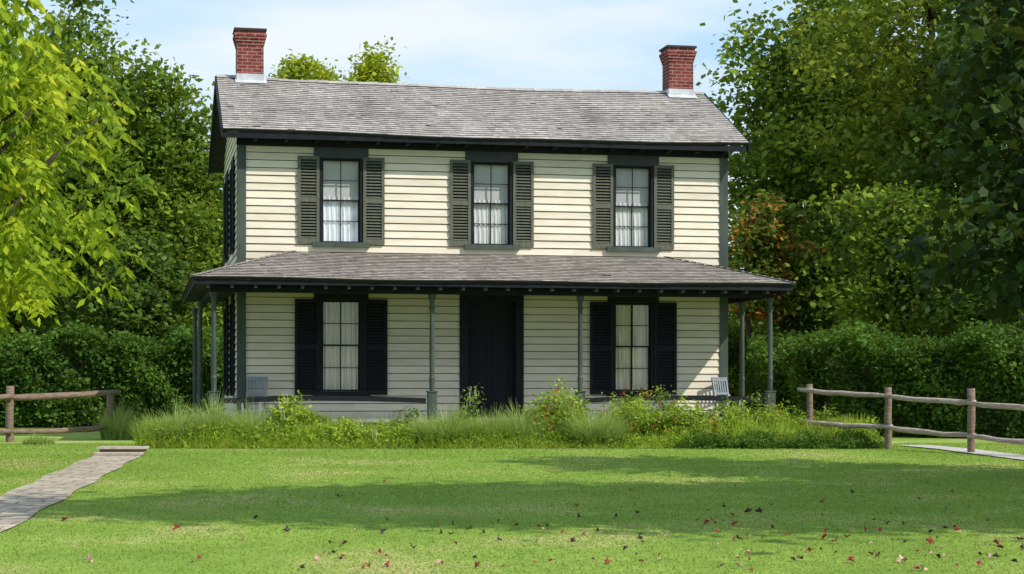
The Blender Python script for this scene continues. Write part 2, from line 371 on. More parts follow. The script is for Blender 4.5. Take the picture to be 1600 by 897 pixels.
for (x0, x1, y0, y1) in ((-.05, .13, -.05, .04), (W-.13, W+.05, -.05, .04), (-.05, .1, D-.1, D+.05), (W-.1, W+.05, D-.1, D+.05)):
    mb = MB(); mb.box(x0, x1, y0, y1, FZ+.003, 6.13)
    if y0 < 1: mb.box(x0, x0+.09 if x0 < 1 else x1, .043, .13, FZ+.003, 6.13) if x0 < 1 else mb.box(x1-.09, x1, .043, .13, FZ+.003, 6.13)
    mb.build('corner_board', M['green'], house)
mb = MB(); mb.box(-.06, W+.06, -.065, .0, 6.135, 6.33); mb.build('frieze_board', M['trim'], house)
# --- roof
def warp(p):
    x, y, z = p; return (x, y, z-.05*math.sin(math.pi*min(max(x/W, 0), 1))+.010*math.sin(x*1.3+y))
def slab(mb, O, U, V, Nn, lo, hi, L, th, nu=16):
    for i in range(nu):
        q = []
        for s, v in ((i/nu, 0), ((i+1)/nu, 0), ((i+1)/nu, L), (i/nu, L)):
            u = lo(v)+(hi(v)-lo(v))*s; q.append(O+U*u+V*v)
        mb.hexa([tuple(a-Nn*th) for a in q]+[tuple(a) for a in q])
def shingles(mb, O, U, V, Nn, lo, hi, L, e=.135, wr=(.08, .17), th=.022):
    v = -.03; row = 0
    while v < L-.02:
        u = lo(max(v, 0)); end = hi(max(v, 0)); rv = random.random(); vt = min(v+e+.03, L)
        while u < end-.01:
            wdt = min(random.uniform(*wr), end-u); j = random.uniform(-.005, .005); h = th+random.uniform(-.002, .003)
            if random.random() < .004: h += .012
            a, b = u+.001, u+wdt-.001
            a2 = min(max(a, lo(vt)), hi(vt)); b2 = max(min(b, hi(vt)), lo(vt))
            p0 = O+U*a+V*(v+j)+Nn*h; p1 = O+U*b+V*(v+j)+Nn*h; p2 = O+U*b2+V*vt+Nn*.003; p3 = O+U*a2+V*vt+Nn*.003
            q0 = O+U*a+V*(v+j)+Nn*.001; q1 = O+U*b+V*(v+j)+Nn*.001
            var = min(1, max(.1, .52+random.gauss(0, .15)+(rv-.5)*.22))
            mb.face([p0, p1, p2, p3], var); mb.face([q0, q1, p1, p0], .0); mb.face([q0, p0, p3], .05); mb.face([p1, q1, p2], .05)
            u += wdt
        v += e; row += 1
X, Y, Z3 = Vector((1, 0, 0)), Vector((0, 1, 0)), Vector((0, 0, 1))
O = Vector((-GO, -FO, EZ+.04)); V = Vector((0, RT+FO, RZ-EZ)); L1 = V.length; V.normalize(); N1 = X.cross(V)
O2 = Vector((W+GO, D+BO, EZ+.04)); V2 = Vector((0, -(D+BO-RT), RZ-EZ)); L2 = V2.length; V2.normalize(); N2 = (-X).cross(V2)
mb = MB(); LW = W+2*GO
slab(mb, O, X, V, N1, lambda v: 0, lambda v: LW, L1, .06); slab(mb, O2, -X, V2, N2, lambda v: 0, lambda v: LW, L2, .06)
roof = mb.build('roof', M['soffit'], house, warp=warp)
mb = MB(); shingles(mb, O, X, V, N1, lambda v: 0, lambda v: LW, L1); shingles(mb, O2, -X, V2, N2, lambda v: 0, lambda v: LW, L2, e=.2, wr=(.2, .4))
u = 0
while u < LW-.05:
    l = min(.22, LW-u); hh = random.uniform(.0, .02)
    c = Vector((-GO+u, RT, RZ+.04))
    for vv, nn in ((V, N1), (V2, N2)):
        mb.face([c+nn*.03+Z3*hh, c+X*l+nn*.03+Z3*(hh+.01), c+X*l-vv*.13+nn*.03+Z3*hh*.5, c-vv*.13+nn*.03], .3+random.random()*.5)
    u += l
mb.build('shingles', M['shingle'], roof, warp=warp)
for x in (-GO-.035, W+GO):
    for (a, b) in (((-FO-.02, EZ-.035), (RT-.001, RZ-.02)), ((RT+.001, RZ-.02), (D+BO+.02, EZ-.035))):
        mb = MB()
        mb.hexa([(x, a[0], a[1]-.10), (x+.035, a[0], a[1]-.10), (x+.035, b[0], b[1]-.10), (x, b[0], b[1]-.10), (x, a[0], a[1]+.085), (x+.035, a[0], a[1]+.085), (x+.035, b[0], b[1]+.085), (x, b[0], b[1]+.085)])
        mb.build('rake_board', M['trim'], roof)
mb = MB(); mb.box(-GO, W+GO, -FO+.02, -FO+.05, EZ-.14, EZ-.025); mb.build('fascia', M['trim'], roof)
mb = MB(); mb.box(-GO+.01, W+GO-.01, -FO+.055, -.07, EZ-.09, EZ-.06); mb.build('soffit', M['soffit'], roof)
k = .3
while k < W:
    mb = MB(); mb.box(k-.035, k+.035, -FO+.06, -.07, EZ-.17, EZ-.093); mb.build('rafter_tail', M['trim'], roof); k += .62
for cx, lab, dz in ((.36, 'left brick chimney with flared cap', -.06), (10.06, 'right brick chimney with flared cap', -.06)):
    hw = .285
    mb = MB(); mb.box(cx-hw, cx+hw, RT-.27, RT+.27, 7.3, 8.68+dz)
    for i in range(4): 
        o_ = .016*(i+1); mb.box(cx-hw-o_, cx+hw+o_, RT-.27-o_, RT+.27+o_, 8.68+dz+i*.06, 8.68+dz+(i+1)*.06-.002)
    mb.box(cx-hw-.03, cx+hw+.03, RT-.30, RT+.30, 8.922+dz, 8.985+dz)
    ch = mb.build('chimney', M['brick'], house); ch['label'] = lab
    mb = MB(); mb.box(cx-hw-.065, cx+hw+.065, RT-.335, RT+.335, 8.988+dz, 9.03+dz); mb.box(cx-.17, cx+.17, RT-.17, RT+.17, 9.03+dz, 9.05+dz); mb.build('chimney_cap', M['dark'], ch)
    mb = MB()
    mb.box(cx-hw-.012, cx+hw+.012, RT-.282, RT+.282, 7.6, 7.99)
    mb.face([(cx-hw-.04, RT-.42, RZ-.13), (cx+hw+.06, RT-.42, RZ-.13), (cx+hw+.06, RT-.05, RZ+.09), (cx-hw-.04, RT-.05, RZ+.09)])
    mb.build('flashing', M['flash'], ch)
# --- windows
def window(c, z0, z1, wd, fr, cur, head=.2, trimm=None):
    trimm = trimm or M['trim']
    def B(mb, a0, a1, o0, o1, b0, b1):
        p = [fr(a, b, o) for (a, o, b) in ((a0,o1,b0),(a1,o1,b0),(a1,o0,b0),(a0,o0,b0),(a0,o1,b1),(a1,o1,b1),(a1,o0,b1),(a0,o0,b1))]; mb.hexa(p)
    a0, a1 = c-wd/2, c+wd/2
    mb = MB()
    B(mb, a0-.055, a0+.002, -.12, .050, z0-.0, z1); B(mb, a1-.002, a1+.055, -.12, .050, z0, z1)
    B(mb, a0+.002, a1-.002, -.12, .02, z1-.03, z1-.001)
    wn = mb.build('window', trimm, house)
    mb = MB(); B(mb, a0-.17, a1+.17, .0, .055, z1+.001, z1+head)
    mb.build('window_header', M['slate'] if cur == 'curtain' else M['trim'], wn)
    mb = MB(); B(mb, a0-.2, a1+.2, -.1, .11, z0-.10, z0-.002); mb.build('sill', M['green'] if cur == 'curtain' else M['trim'], wn)
    mb = MB(); zm = (z0+z1)/2
    for (b0, b1, oo) in ((zm-.015, z1-.031, -.035), (z0+.001, zm+.02, -.07)):
        B(mb, a0+.003, a0+.030, oo-.03, oo, b0, b1); B(mb, a1-.030, a1-.003, oo-.03, oo, b0, b1)
        B(mb, a0+.031, a1-.031, oo-.03, oo, b0, b0+.030); B(mb, a0+.031, a1-.031, oo-.03, oo, b1-.025, b1)
        B(mb, c-.009, c+.009, oo-.025, oo-.004, b0+.031, b1-.026)
        bm_ = (b0+b1)/2; B(mb, a0+.031, c-.0095, oo-.025, oo-.004, bm_-.008, bm_+.008); B(mb, c+.0095, a1-.031, oo-.025, oo-.004, bm_-.008, bm_+.008)
    mb.build('sash', trimm, wn)
    mb = MB()
    for (b0, b1, oo) in ((zm, z1-.04, -.048), (z0+.03, zm, -.083)):
        mb.face([fr(a0+.02, b0, oo), fr(a1-.02, b0, oo), fr(a1-.02, b1, oo), fr(a0+.02, b1, oo)])
    mb.build('pane', M['glass' if cur == 'curtain' else 'glass2'], wn)
    up = cur == 'curtain'
    ztop = z0+(z1-z0)*.55 if up else z1-.02
    for (p, q, zt) in ((a0+.01, c-.012, ztop), (c+.012, a1-.01, ztop)):
        mb = MB(); nn = 40; ph = random.random()*6; am0 = .012 if up else .020
        for j in range(3):
            for i in range(nn):
                qd = []
                for (ii, jj) in ((i, j), (i+1, j), (i+1, j+1), (i, j+1)):
                    s = ii/nn; zz = z0-.05+(zt-z0+.05)*jj/3; am = am0*(1.2-.2*jj)
                    qd.append(fr(p+(q-p)*s, zz, -(.115 if up else .135)+am*math.sin(s*24+ph+.4*jj)+.4*am*math.sin(s*43+ph*2)))
                mb.face(qd)
        mb.build('curtain', M[cur], wn, True)
    if up:
        mb = MB(); mb.face([fr(a0-.03, z0-.03, -.145), fr(a1+.03, z0-.03, -.145), fr(a1+.03, z1, -.125), fr(a0-.03, z1, -.125)])
        mb.build('blind', M['blind'], wn)
    return wn
FR = lambda a, z, o: (a, -o, z)
def shutter(a0, a1, z0, z1, fr, mat, o0=.038, th=.035):
    def B(mb, a0, a1, o0, o1, b0, b1, tilt=0):
        p = [fr(a, b, o) for (a, o, b) in ((a0,o1,b0-tilt),(a1,o1,b0-tilt),(a1,o0,b0),(a0,o0,b0),(a0,o1,b1-tilt),(a1,o1,b1-tilt),(a1,o0,b1),(a0,o0,b1))]; mb.hexa(p)
    mb = MB(); st = .06; zm = z0+(z1-z0)*.50
    B(mb, a0, a0+st, o0, o0+th, z0, z1); B(mb, a1-st, a1, o0, o0+th, z0, z1)
    for (b0, b1) in ((z0, z0+.10), (zm-.05, zm+.05), (z1-.07, z1)): B(mb, a0+st+.0005, a1-st-.0005, o0, o0+th-.002, b0, b1)
    for (b0, b1) in ((z0+.10, zm-.05), (zm+.05, z1-.07)):
        n = int((b1-b0)/.060); s = (b1-b0)/n
        for i in range(n): B(mb, a0+st+.0005, a1-st-.0005, o0+.003, o0+th-.006, b0+i*s+.028, b0+i*s+.042, .020)
    o = mb.build('shutter', mat, house)
    mb = MB(); mb.face([fr(a0+.02, z0+.02, o0-.002), fr(a1-.02, z0+.02, o0-.002), fr(a1-.02, z1-.02, o0-.002), fr(a0+.02, z1-.02, o0-.002)])
    mb.build('shutter_back', M['trim'], o)
    return o
for c, z0, z1, wd in WN:
    window(c, z0, z1, wd, FR, 'curtain', .212)
    shutter(c-wd/2-.06-.44, c-wd/2-.06, z0-.03, z1+.02, FR, M['shutter']); shutter(c+wd/2+.06, c+wd/2+.06+.44, z0-.03, z1+.02, FR, M['shutter'])
for c, z0, z1, wd in LN:
    window(c, z0, z1, wd, FR, 'curtainc', .18)
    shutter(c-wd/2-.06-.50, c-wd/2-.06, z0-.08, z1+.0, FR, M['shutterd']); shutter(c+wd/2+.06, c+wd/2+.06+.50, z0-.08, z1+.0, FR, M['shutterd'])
LS = lambda a, z, o: (-o, a, z)
for (a0, a1, b0, b1) in sholes:
    window((a0+a1)/2, b0, b1, a1-a0, LS, 'curtainc', .18)
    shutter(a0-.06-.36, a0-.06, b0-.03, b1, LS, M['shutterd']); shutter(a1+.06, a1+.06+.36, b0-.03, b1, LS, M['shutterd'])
# --- door
mb = MB(); a0, a1 = DOOR[0], DOOR[1]
mb.box(a0, a0+.17, -.05, .2, FZ, 3.0); mb.box(a1-.17, a1, -.05, .2, FZ, 3.0); mb.box(a0, a1, -.055, .2, 3.002, 3.198)
df = mb.build('door_frame', M['trim'], house)
mb = MB(); d0, d1 = a0+.172, a1-.172
mb.box(d0, d1, .15, .19, FZ+.03, 2.6)
for (p, q) in ((d0+.10, (d0+d1)/2-.05), ((d0+d1)/2+.05, d1-.10)):
    for (b0, b1) in ((.85, 1.45), (1.6, 2.45)):
        mb.box(p, q, .135, .149, b0, b0+.03); mb.box(p, q, .135, .149, b1-.03, b1); mb.box(p, p+.03, .135, .149, b0+.031, b1-.031); mb.box(q-.03, q, .135, .149, b0+.031, b1-.031)
mb.box(d0, d1, .13, .19, 2.603, 2.66); mb.box(d0, d1, .15, .18, 2.663, 3.0)
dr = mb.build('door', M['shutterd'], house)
mb = MB(); mb.tube([(d1-.08, .148, 1.55), (d1-.08, .10, 1.55), (d1-.08, .085, 1.55)], [.010, .012, .022], 10); mb.build('door_knob', M['dark'], dr)
# --- porch
PZ = 3.33; PT = 3.99; aL, aR, bF = 1.0, .78, 2.1; pit = (PT-PZ)/bF
mb = MB(); fx0, fx1, fy = -.80, W+.62, -1.85
def boards(x0, x1, y0, y1, wv=.1):
    x = x0
    while x < x1-.01:
        e = min(x+wv, x1); mb.box(x+.002, e-.002, y0, y1, FZ-.05, FZ+random.uniform(-.003, .001)); x = e
boards(fx0, fx1, fy, -.03)
mb.box(fx0, -.03, -.027, D, FZ-.05, FZ); mb.box(W+.03, fx1, -.027, D, FZ-.05, FZ)
pf = mb.build('porch_floor', M['porchfloor'], house)
mb = MB(); mb.box(fx0+.03, fx1-.03, fy+.03, fy+.06, 0.05, FZ-.055); mb.box(fx0+.03, fx0+.06, fy+.06, D, .05, FZ-.055); mb.box(fx1-.06, fx1-.03, fy+.06, D, .05, FZ-.055)
mb.build('porch_skirt', M['slate'], pf)
mb = MB(); ms = MB()
def pr(O, U, up, lo, hi, L, e=.13):
    Vv = up.normalized(); Nn = U.cross(Vv); 
    if Nn.z < 0: Nn = -Nn
    slab(mb, O, U, Vv, Nn, lo, hi, L, .05, 14); shingles(ms, O, U, Vv, Nn, lo, hi, L, e)
sl_ = math.sqrt(1+pit*pit)
TW = W+aL+aR
pr(Vector((-aL, -bF, PZ)), X, Vector((0, 1, pit)), lambda v: v/sl_, lambda v: TW-v/sl_, (bF-.005)*sl_)
TD = D+bF
pr(Vector((-aL, D, PZ)), -Y, Vector((1, 0, pit)), lambda v: 0, lambda v: TD-v/sl_, (aL-.04)*sl_)
pr(Vector((W+aR, D, PZ)), -Y, Vector((-1, 0, pit)), lambda v: 0, lambda v: TD-v/sl_, (aR-.04)*sl_)
def pwarp(p):
    x, y, z = p; return (x, y, z+.010*math.sin(x*1.3+1)-.02*math.sin(math.pi*min(max((x+1)/12, 0), 1)))
proof = mb.build('porch_roof', M['soffit'], house, warp=pwarp)
ms.build('porch_shingles', M['shingle2'], proof, warp=pwarp)
for (e, t_) in ((Vector((-aL, -bF, PZ)), Vector((-aL+bF, 0, PT))), (Vector((W+aR, -bF, PZ)), Vector((W+aR-bF, 0, PT)))):
    mb = MB(); n_ = 18
    for i in range(n_):
        a = e.lerp(t_, i/n_)+Z3*.035; b = e.lerp(t_, (i+1.15)/n_)+Z3*.02
        mb.beam(a, b, .12, .010, .3+.5*random.random())
    mb.build('hip_cap', M['shingle2'], proof, warp=pwarp)
mb = MB()
mb.box(-aL+.03, W+aR-.03, -bF+.03, -bF+.06, PZ-.14, PZ-.045); mb.box(-aL+.03, -aL+.06, -bF+.061, D, PZ-.14, PZ-.045); mb.box(W+aR-.06, W+aR-.03, -bF+.061, D, PZ-.14, PZ-.045)
mb.build('porch_fascia', M['trim'], proof)
py_ = -1.65; lx, rx = -.58, W+.42
mb = MB(); mb.box(lx-.07, rx+.07, py_-.06, py_+.06, 3.06, 3.22); mb.box(lx-.06, lx+.06, py_+.061, D, 3.06, 3.22); mb.box(rx-.06, rx+.06, py_+.061, D, 3.06, 3.22)
mb.build('porch_beam', M['trim'], house)
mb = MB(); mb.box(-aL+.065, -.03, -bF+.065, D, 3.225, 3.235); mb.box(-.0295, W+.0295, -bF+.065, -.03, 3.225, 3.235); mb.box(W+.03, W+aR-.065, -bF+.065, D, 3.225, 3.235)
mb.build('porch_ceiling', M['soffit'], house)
k = -.7
while k < W+.7:
    mb = MB(); mb.box(k-.03, k+.03, -bF+.065, py_-.065, 3.13, 3.22); mb.build('porch_rafter_tail', M['slate'], proof); k += .45
posts = [(lx, py_), (3.687, py_), (6.71, py_), (rx, py_), (-.72, 2.0), (-.72, 5.6), (rx, .1), (rx, 3.2), (rx, 6.0)]
for (x, y) in posts:
    mb = MB()
    if y == py_: mb.box(x-.085, x+.085, y-.085, y+.085, FZ, 1.12); mb.box(x-.10, x+.10, y-.10, y+.10, 1.121, 1.15)
    prf = [(1.15 if y == py_ else FZ, .05), (1.35, .055), (1.4, .062), (1.45, .05), (2.0, .052), (2.75, .046), (2.8, .062), (2.85, .045), (2.93, .05), (2.98, .075), (3.055, .08)]
    mb.tube([(x, y, q[0]) for q in prf], [q[1] for q in prf], 12)
    mb.build('porch_post', M['green'], house)
for (p, q) in (((lx, py_), (3.687, py_)), ((6.71, py_), (rx, py_)), ((lx, py_), (lx, 2.0)), ((rx, py_), (rx, .1))):
    mb = MB(); n_ = 10
    for i in range(n_):
        a = i/n_; b = (i+1)/n_; f = lambda s: (p[0]+(q[0]-p[0])*s, p[1]+(q[1]-p[1])*s, .95+.05*math.sin(math.pi*s))
        A, Bq = f(a), f(b); 
        if a == 0: A = tuple(Vector(A).lerp(Vector(Bq), .3))
        if b == 1: Bq = tuple(Vector(Bq).lerp(Vector(A), .3))
        mb.beam(A, Bq, .05, .10)
    mb.build('porch_rail', M['trim'], house)
# ------------------------------------------------------------------ porch chairs
def chair(c, t, rz, label):
    ct, stn = math.cos(TH), math.sin(TH)
    X0 = -5.53+c*ct-t*stn; Y0 = 36.36+c*stn+t*ct
    o = empty('porch_chair', (X0, Y0, FZ+.001), TH+rz); tag(o, label, 'chair', None); o.scale = (.9, .9, .9)
    m_ = M['chair']
    mb = MB(); mb.box(-.22, .22, -.22, .22, .42, .45); mb.box(-.20, .20, -.20, .20, .37, .419); mb.build('seat', m_, o)
    for sx in (-1, 1):
        mb = MB(); mb.box(sx*.2-.02, sx*.2+.02, -.21, -.17, 0, .369); mb.build('leg', m_, o)
        mb = MB(); mb.beam((sx*.2, .18, 0), (sx*.2, .20, .369), .04, .04); mb.build('leg', m_, o)
        mb = MB(); mb.beam((sx*.21, .2, .451), (sx*.22, .29, .92), .04, .04); mb.build('back_post', m_, o)
    mb = MB(); mb.beam((-.235, .285, .90), (.235, .285, .90), .035, .09); mb.beam((-.2, .22, .56), (.2, .22, .56), .025, .05)
    for i in range(5): mb.beam((-.14+i*.07, .222, .58), (-.145+i*.0725, .275, .86), .035, .015)
    mb.build('backrest', m_, o)
    mb = MB(); mb.beam((-.18, -.19, .18), (.18, -.19, .18), .02, .025); mb.beam((-.2, -.17, .22), (-.2, .17, .22), .02, .025); mb.beam((.2, -.17, .22), (.2, .17, .22), .02, .025); mb.build('stretcher', m_, o)
chair(.26, -.40, math.radians(-20), 'pale blue grey wooden chair at the left end of the porch')
chair(10.24, -.40, math.radians(25), 'pale blue grey wooden chair at the right end of the porch')
# ------------------------------------------------------------------ fences
def fence(label, posts, rails, name='rail_fence', mat='wood', rm='wood'):
    o = empty(name, (posts[0][0], posts[0][1], 0)); tag(o, label, 'fence'); off = Vector((posts[0][0], posts[0][1], 0))
    for (x, y, zt, r) in posts:
        mb = MB(); z0 = g(y)-.2
        mb.tube([Vector((x+random.uniform(-.01, .01), y, z0+(zt-z0)*i/5))-off for i in range(6)], [r*random.uniform(.92, 1.06) for i in range(6)], 9, .06)
        mb.build('post', M[mat], o, True)
    for (a, b, r) in rails:
        mb = MB(); a = Vector(a); b = Vector(b)
        pp = [a.lerp(b, i/6)+Vector((0, 0, random.uniform(-.012, .012)-.02*math.sin(math.pi*i/6)))-off for i in range(7)]
        mb.tube(pp, [r*.75]+[r*random.uniform(.9, 1.1) for i in range(5)]+[r*.75], 8, .08); mb.build('rail', M[rm], o, True)
def P3(px, py, d): return (gx(px, d), d, EYE+(HOR-py)*d/F)
ds = [32.5, 31, 29.5, 28, 26.5]; pxs = [1265, 1388, 1518, 1655, 1800]; tops = [600, 605, 607, 612, 618]; ru = [612, 619, 629, 640, 652]; rl = [661, 667, 681, 694, 708]
fence('weathered grey split rail fence to the right of the flower bed', [(gx(p, d), d, EYE+(HOR-t)*d/F, .062) for p, d, t in zip(pxs, ds, tops)],
      [(P3(1247, 609, 32.6), P3(1388, 618, 30.93), .045)]+[(P3(pxs[i]-6, ru[i], ds[i]-.07), P3(pxs[i+1]+6, ru[i+1], ds[i+1]-.07), .045) for i in (1, 2, 3)]
      +[(P3(1250, 660, 32.45), P3(1394, 667, 30.93), .045)]+[(P3(pxs[i]-6, rl[i], ds[i]-.07), P3(pxs[i+1]+6, rl[i+1], ds[i+1]-.07), .045) for i in (1, 2, 3)], rm='woodg')
fence('brown wooden rail fence left of the stepping path', [(gx(15, 35), 35, P3(15, 603, 35)[2], .08), (gx(172, 36.5), 36.5, P3(0, 610, 36.5)[2], .075), (gx(-150, 33.6), 33.6, P3(0, 600, 33.6)[2], .08)],
      [(P3(-155, 628, 33.5), P3(20, 619, 34.9), .062), (P3(5, 621, 34.88), P3(186, 612, 36.4), .062), (P3(-155, 680, 33.5), P3(20, 674, 34.9), .055), (P3(5, 675, 34.88), P3(170, 668, 36.4), .055)])
o = empty('wooden_step', (gx(190, 29.0), 29.0, g(29.0))); tag(o, 'low weathered two plank wooden step at the end of the brick path', 'step')
for (y0, y1, zt) in ((-.40, -.12, .05), (-.10, .32, .13)):
    mb = MB(); mb.box(-.38, .38, y0, y1, zt-.035, zt); mb.build('tread', M['step'], o)
    mb = MB(); mb.box(-.34, .34, y0+.03, y1-.02, -.05, zt-.037); mb.build('riser', M['wood'], o)
# ------------------------------------------------------------------ hedges
def hedge(label, pts, th, h, seed, nleaf, mat='hedgeleaf', size=.11):
    rng = np.random.default_rng(seed); off = np.array([pts[0][0], pts[0][1], g(pts[0][1])])
    o = empty('hedge', tuple(off)); tag(o, label, 'hedge')
    P = []; mb = MB(); Ls = [math.dist(a, b) for a, b in zip(pts, pts[1:])]
    for (a, b), L in zip(zip(pts, pts[1:]), Ls):
        a = np.array(a); b = np.array(b); d = (b-a)/L; nrm = np.array([d[1], -d[0]])
        if nrm[1] > 0: nrm = -nrm
        n = int(nleaf*L/sum(Ls)); s = rng.random(n)*L; q = rng.random(n)
        bump = .16*np.sin(s*1.9+a[0])+.12*np.sin(s*4.3)+.08*np.sin(s*9)
        top = q > .66
        zz = np.where(top, h+bump, rng.random(n)*(h+bump)); t = np.where(top, (rng.random(n)-.5)*th, th/2+.16*np.sin(s*2.7+zz*2)+.13*np.sin(s*6+zz*5))
        t = np.where((~top) & (rng.random(n) < .2), -t, t)
        zz = np.where(top, zz-.25*(np.abs(t)/(th/2))**3, zz)
        xy = a+d*s[:, None]+nrm*t[:, None]
        P.append(np.column_stack([xy, zz])+rng.normal(size=(n, 3))*.09)
        e = nrm*(th/2-.22); z1 = h-.32
        mb.hexa([tuple(np.append(p, zq)-np.array([off[0], off[1], 0])) for zq in (-.1, z1) for p in (a-e, b-e, b+e, a+e)])
    P = np.concatenate(P); P[:, :2] -= off[:2]
    cl = .5+.25*np.sin(P[:, 0]*2.1)*np.sin(P[:, 2]*3+P[:, 0])
    leaves('foliage', P, size*(.6+.8*rng.random(len(P))), M[mat], o, rng, cl+rng.normal(size=len(P))*.2, .6, .1)
    mb.build('hedge_core', M['soil'], o)
hedge('clipped dark green hedge behind the left rail fence', [(gx(-350, 47), 47), (gx(100, 48), 48), (gx(420, 49), 49)], 1.6, 2.35, 5, 46000, size=.13)
hedge('long green hedge behind the right rail fence', [(gx(1215, 45), 45), (gx(1330, 40), 40), (gx(1600, 37.5), 37.5), (gx(2000, 35), 35)], 1.5, 2.02, 6, 60000)
hedge('green shrubby hedge seen past the right end of the porch', [(gx(1020, 50), 50), (gx(1290, 49), 49)], 1.5, 2.5, 7, 16000, 'midleaf', .13)
# ------------------------------------------------------------------ trees
TR = [
 ('broadleaf_tree', 'tall deep green broadleaf tree rising just right of the house chimney', 1290, 56, 4.0, 1.8, 14.5, 'midleaf', 11, 560, 62, .24),
 ('broadleaf_tree', 'tall olive green tree with exposed dark limbs in the upper right', 1455, 50, 4.3, 2.5, 15, 'olive', 12, 400, 60, .22),
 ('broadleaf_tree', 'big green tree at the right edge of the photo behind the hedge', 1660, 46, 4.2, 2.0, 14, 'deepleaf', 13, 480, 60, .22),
 ('small_tree', 'small tree with a few orange and red leaves right of the house', 1200, 47.5, 1.35, 2.2, 6.4, 'orange', 14, 110, 60, .16),
 ('small_tree', 'low mid green tree over the right hedge', 1400, 44.5, 2.2, 1.4, 6.6, 'midleaf', 15, 170, 60, .18),
 ('small_tree', 'low dark green tree over the far right hedge', 1560, 42, 2.0, 1.5, 5.4, 'deepleaf', 16, 200, 60, .17),
 ('small_tree', 'low dark green tree beside the right end of the porch', 1275, 50, 1.9, 1.2, 6.0, 'deepleaf', 17, 200, 60, .19),
 ('broadleaf_tree', 'tall green tree with feathery top left of the house', 240, 54, 2.1, 2.2, 11.4, 'midleaf', 21, 330, 60, .21),
 ('broadleaf_tree', 'tall green tree behind the yellow green tree in the upper left', 110, 57, 2.7, 2.0, 14.2, 'midleaf', 22, 420, 60, .23),
 ('broadleaf_tree', 'green tree standing against the left side of the house', 312, 56, 1.6, 1.8, 8.8, 'midleaf', 23, 260, 60, .21),
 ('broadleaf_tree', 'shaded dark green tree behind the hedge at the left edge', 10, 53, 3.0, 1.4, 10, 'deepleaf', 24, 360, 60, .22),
 ('small_tree', 'low dark tree behind the left hedge close to the porch', 215, 51, 1.9, 1.0, 5.4, 'deepleaf', 25, 220, 60, .19),
 ('broadleaf_tree', 'yellow green treetop above the roof beside the left chimney', 472, 62, 2.1, 6.5, 12.6, 'topleaf', 31, 620, 60, .18),
 ('broadleaf_tree', 'second yellow green treetop above the roof, further from the chimney', 588, 63, 1.5, 6.5, 12.75, 'topleaf', 32, 480, 60, .18),
]
for nm, lab, px, d, R, z0, z1, mt, sd_, ncl, per, sz in TR:
    tp = mt == 'topleaf'
    tree(nm, lab, gx(px, d), d, R, z0, z1, M[mt], sd_, ncl, per, sz, r0=.22 if R > 2.2 else .12, nl=24 if R > 2 else 12, sig=.26 if tp or R < 2 else .42, lobes=16 if tp else 9)
def woods(label, segs, d0, h, n, seed):
    rng = np.random.default_rng(seed); P = []
    for (p0, p1) in segs:
        ncl = n; px = p0+(p1-p0)*rng.random(ncl); d = d0+rng.random(ncl)*10
        hh = h*(.75+.18*np.sin(px*.02)+.1*np.sin(px*.051+1)); z = rng.random(ncl)*hh
        c = np.column_stack([(px-800)/F*d, d, z])
        P.append((c[:, None, :]+rng.normal(size=(ncl, 34, 3))*.6).reshape(-1, 3))
    P = np.concatenate(P); tag(leaves('woodland', P, .34*(.6+.8*rng.random(len(P))), M['deepleaf'], None, rng, .4+rng.normal(size=len(P))*.2, .6), label, 'woodland', kind='stuff')
woods('dark mass of far woodland behind the hedges and the house', [(-500, 360), (1090, 2100)], 66, 8.5, 1500, 78)
# near yellow-green tree
rng = np.random.default_rng(51)
t = empty('walnut_tree', (-8.6, 25, g(25))); tag(t, 'near yellow green tree with drooping leaflets at the left edge', 'tree')
c, _, _ = crown_pts(rng, 700, 2, 3.9, 1.9, 8.4, .3, 16, 3.0)
edge = 2.45+.35*np.sin(c[:, 2]*2.6+.5)+.2*np.sin(c[:, 2]*5.3); edge = edge-.55*np.clip((c[:, 2]-5.2)/1.2, 0, 1)
c = c[(c[:, 0] > -2.5) & (c[:, 0] < edge)]
fr_n = 6; lf = 9
Pv = []; vr = []
for cc in c:
    cv = rng.random()*.62+.14
    for k in range(fr_n):
        az = rng.random()*6.283; L = .28+.22*rng.random(); d = np.array([math.cos(az), math.sin(az), .1-.6*rng.random()])
        b = cc+rng.normal(size=3)*np.array([.24, .24, .2])
        for i in range(lf):
            s = (i//2+1)/(lf//2+1); p = b+d*L*s+np.array([0, 0, -.22*L*s*s*2])
            sd2 = np.array([-d[1], d[0], 0])*(1 if i % 2 else -1); ld = sd2*.8+d*.5+np.array([0, 0, -.65])+rng.normal(size=3)*.2; ld /= np.linalg.norm(ld)
            if i == lf-1: ld = d+np.array([0, 0, -.8]); ld /= np.linalg.norm(ld)
            ll = .185*(.75+.5*rng.random())*(1.1-.4*abs(s-.5)); wv = rng.normal(size=3)+np.array([.8, 0, .2]); wv = np.cross(ld, np.cross(wv, ld)); wv /= np.linalg.norm(wv)+1e-6
            Pv += [p, p+ld*ll*.42+wv*ll*.19, p+ld*ll, p+ld*ll*.42-wv*ll*.19]; vr.append(cv+rng.normal()*.12)
Pv = np.array(Pv); np_mesh('crown', Pv, np.arange(len(Pv)).reshape(-1, 4), np.array(vr), M['yellowleaf'], t)
mb = MB(); limbs(mb, rng, c, 2.0, 8.4, 30, .2); mb.build('trunk', M['bark'], t, True)
rng = np.random.default_rng(61)
t = empty('maple_tree', (10.2, 23.2, g(23))); tag(t, 'dark shaded tree whose branches hang into the upper right corner', 'tree')
cs = []
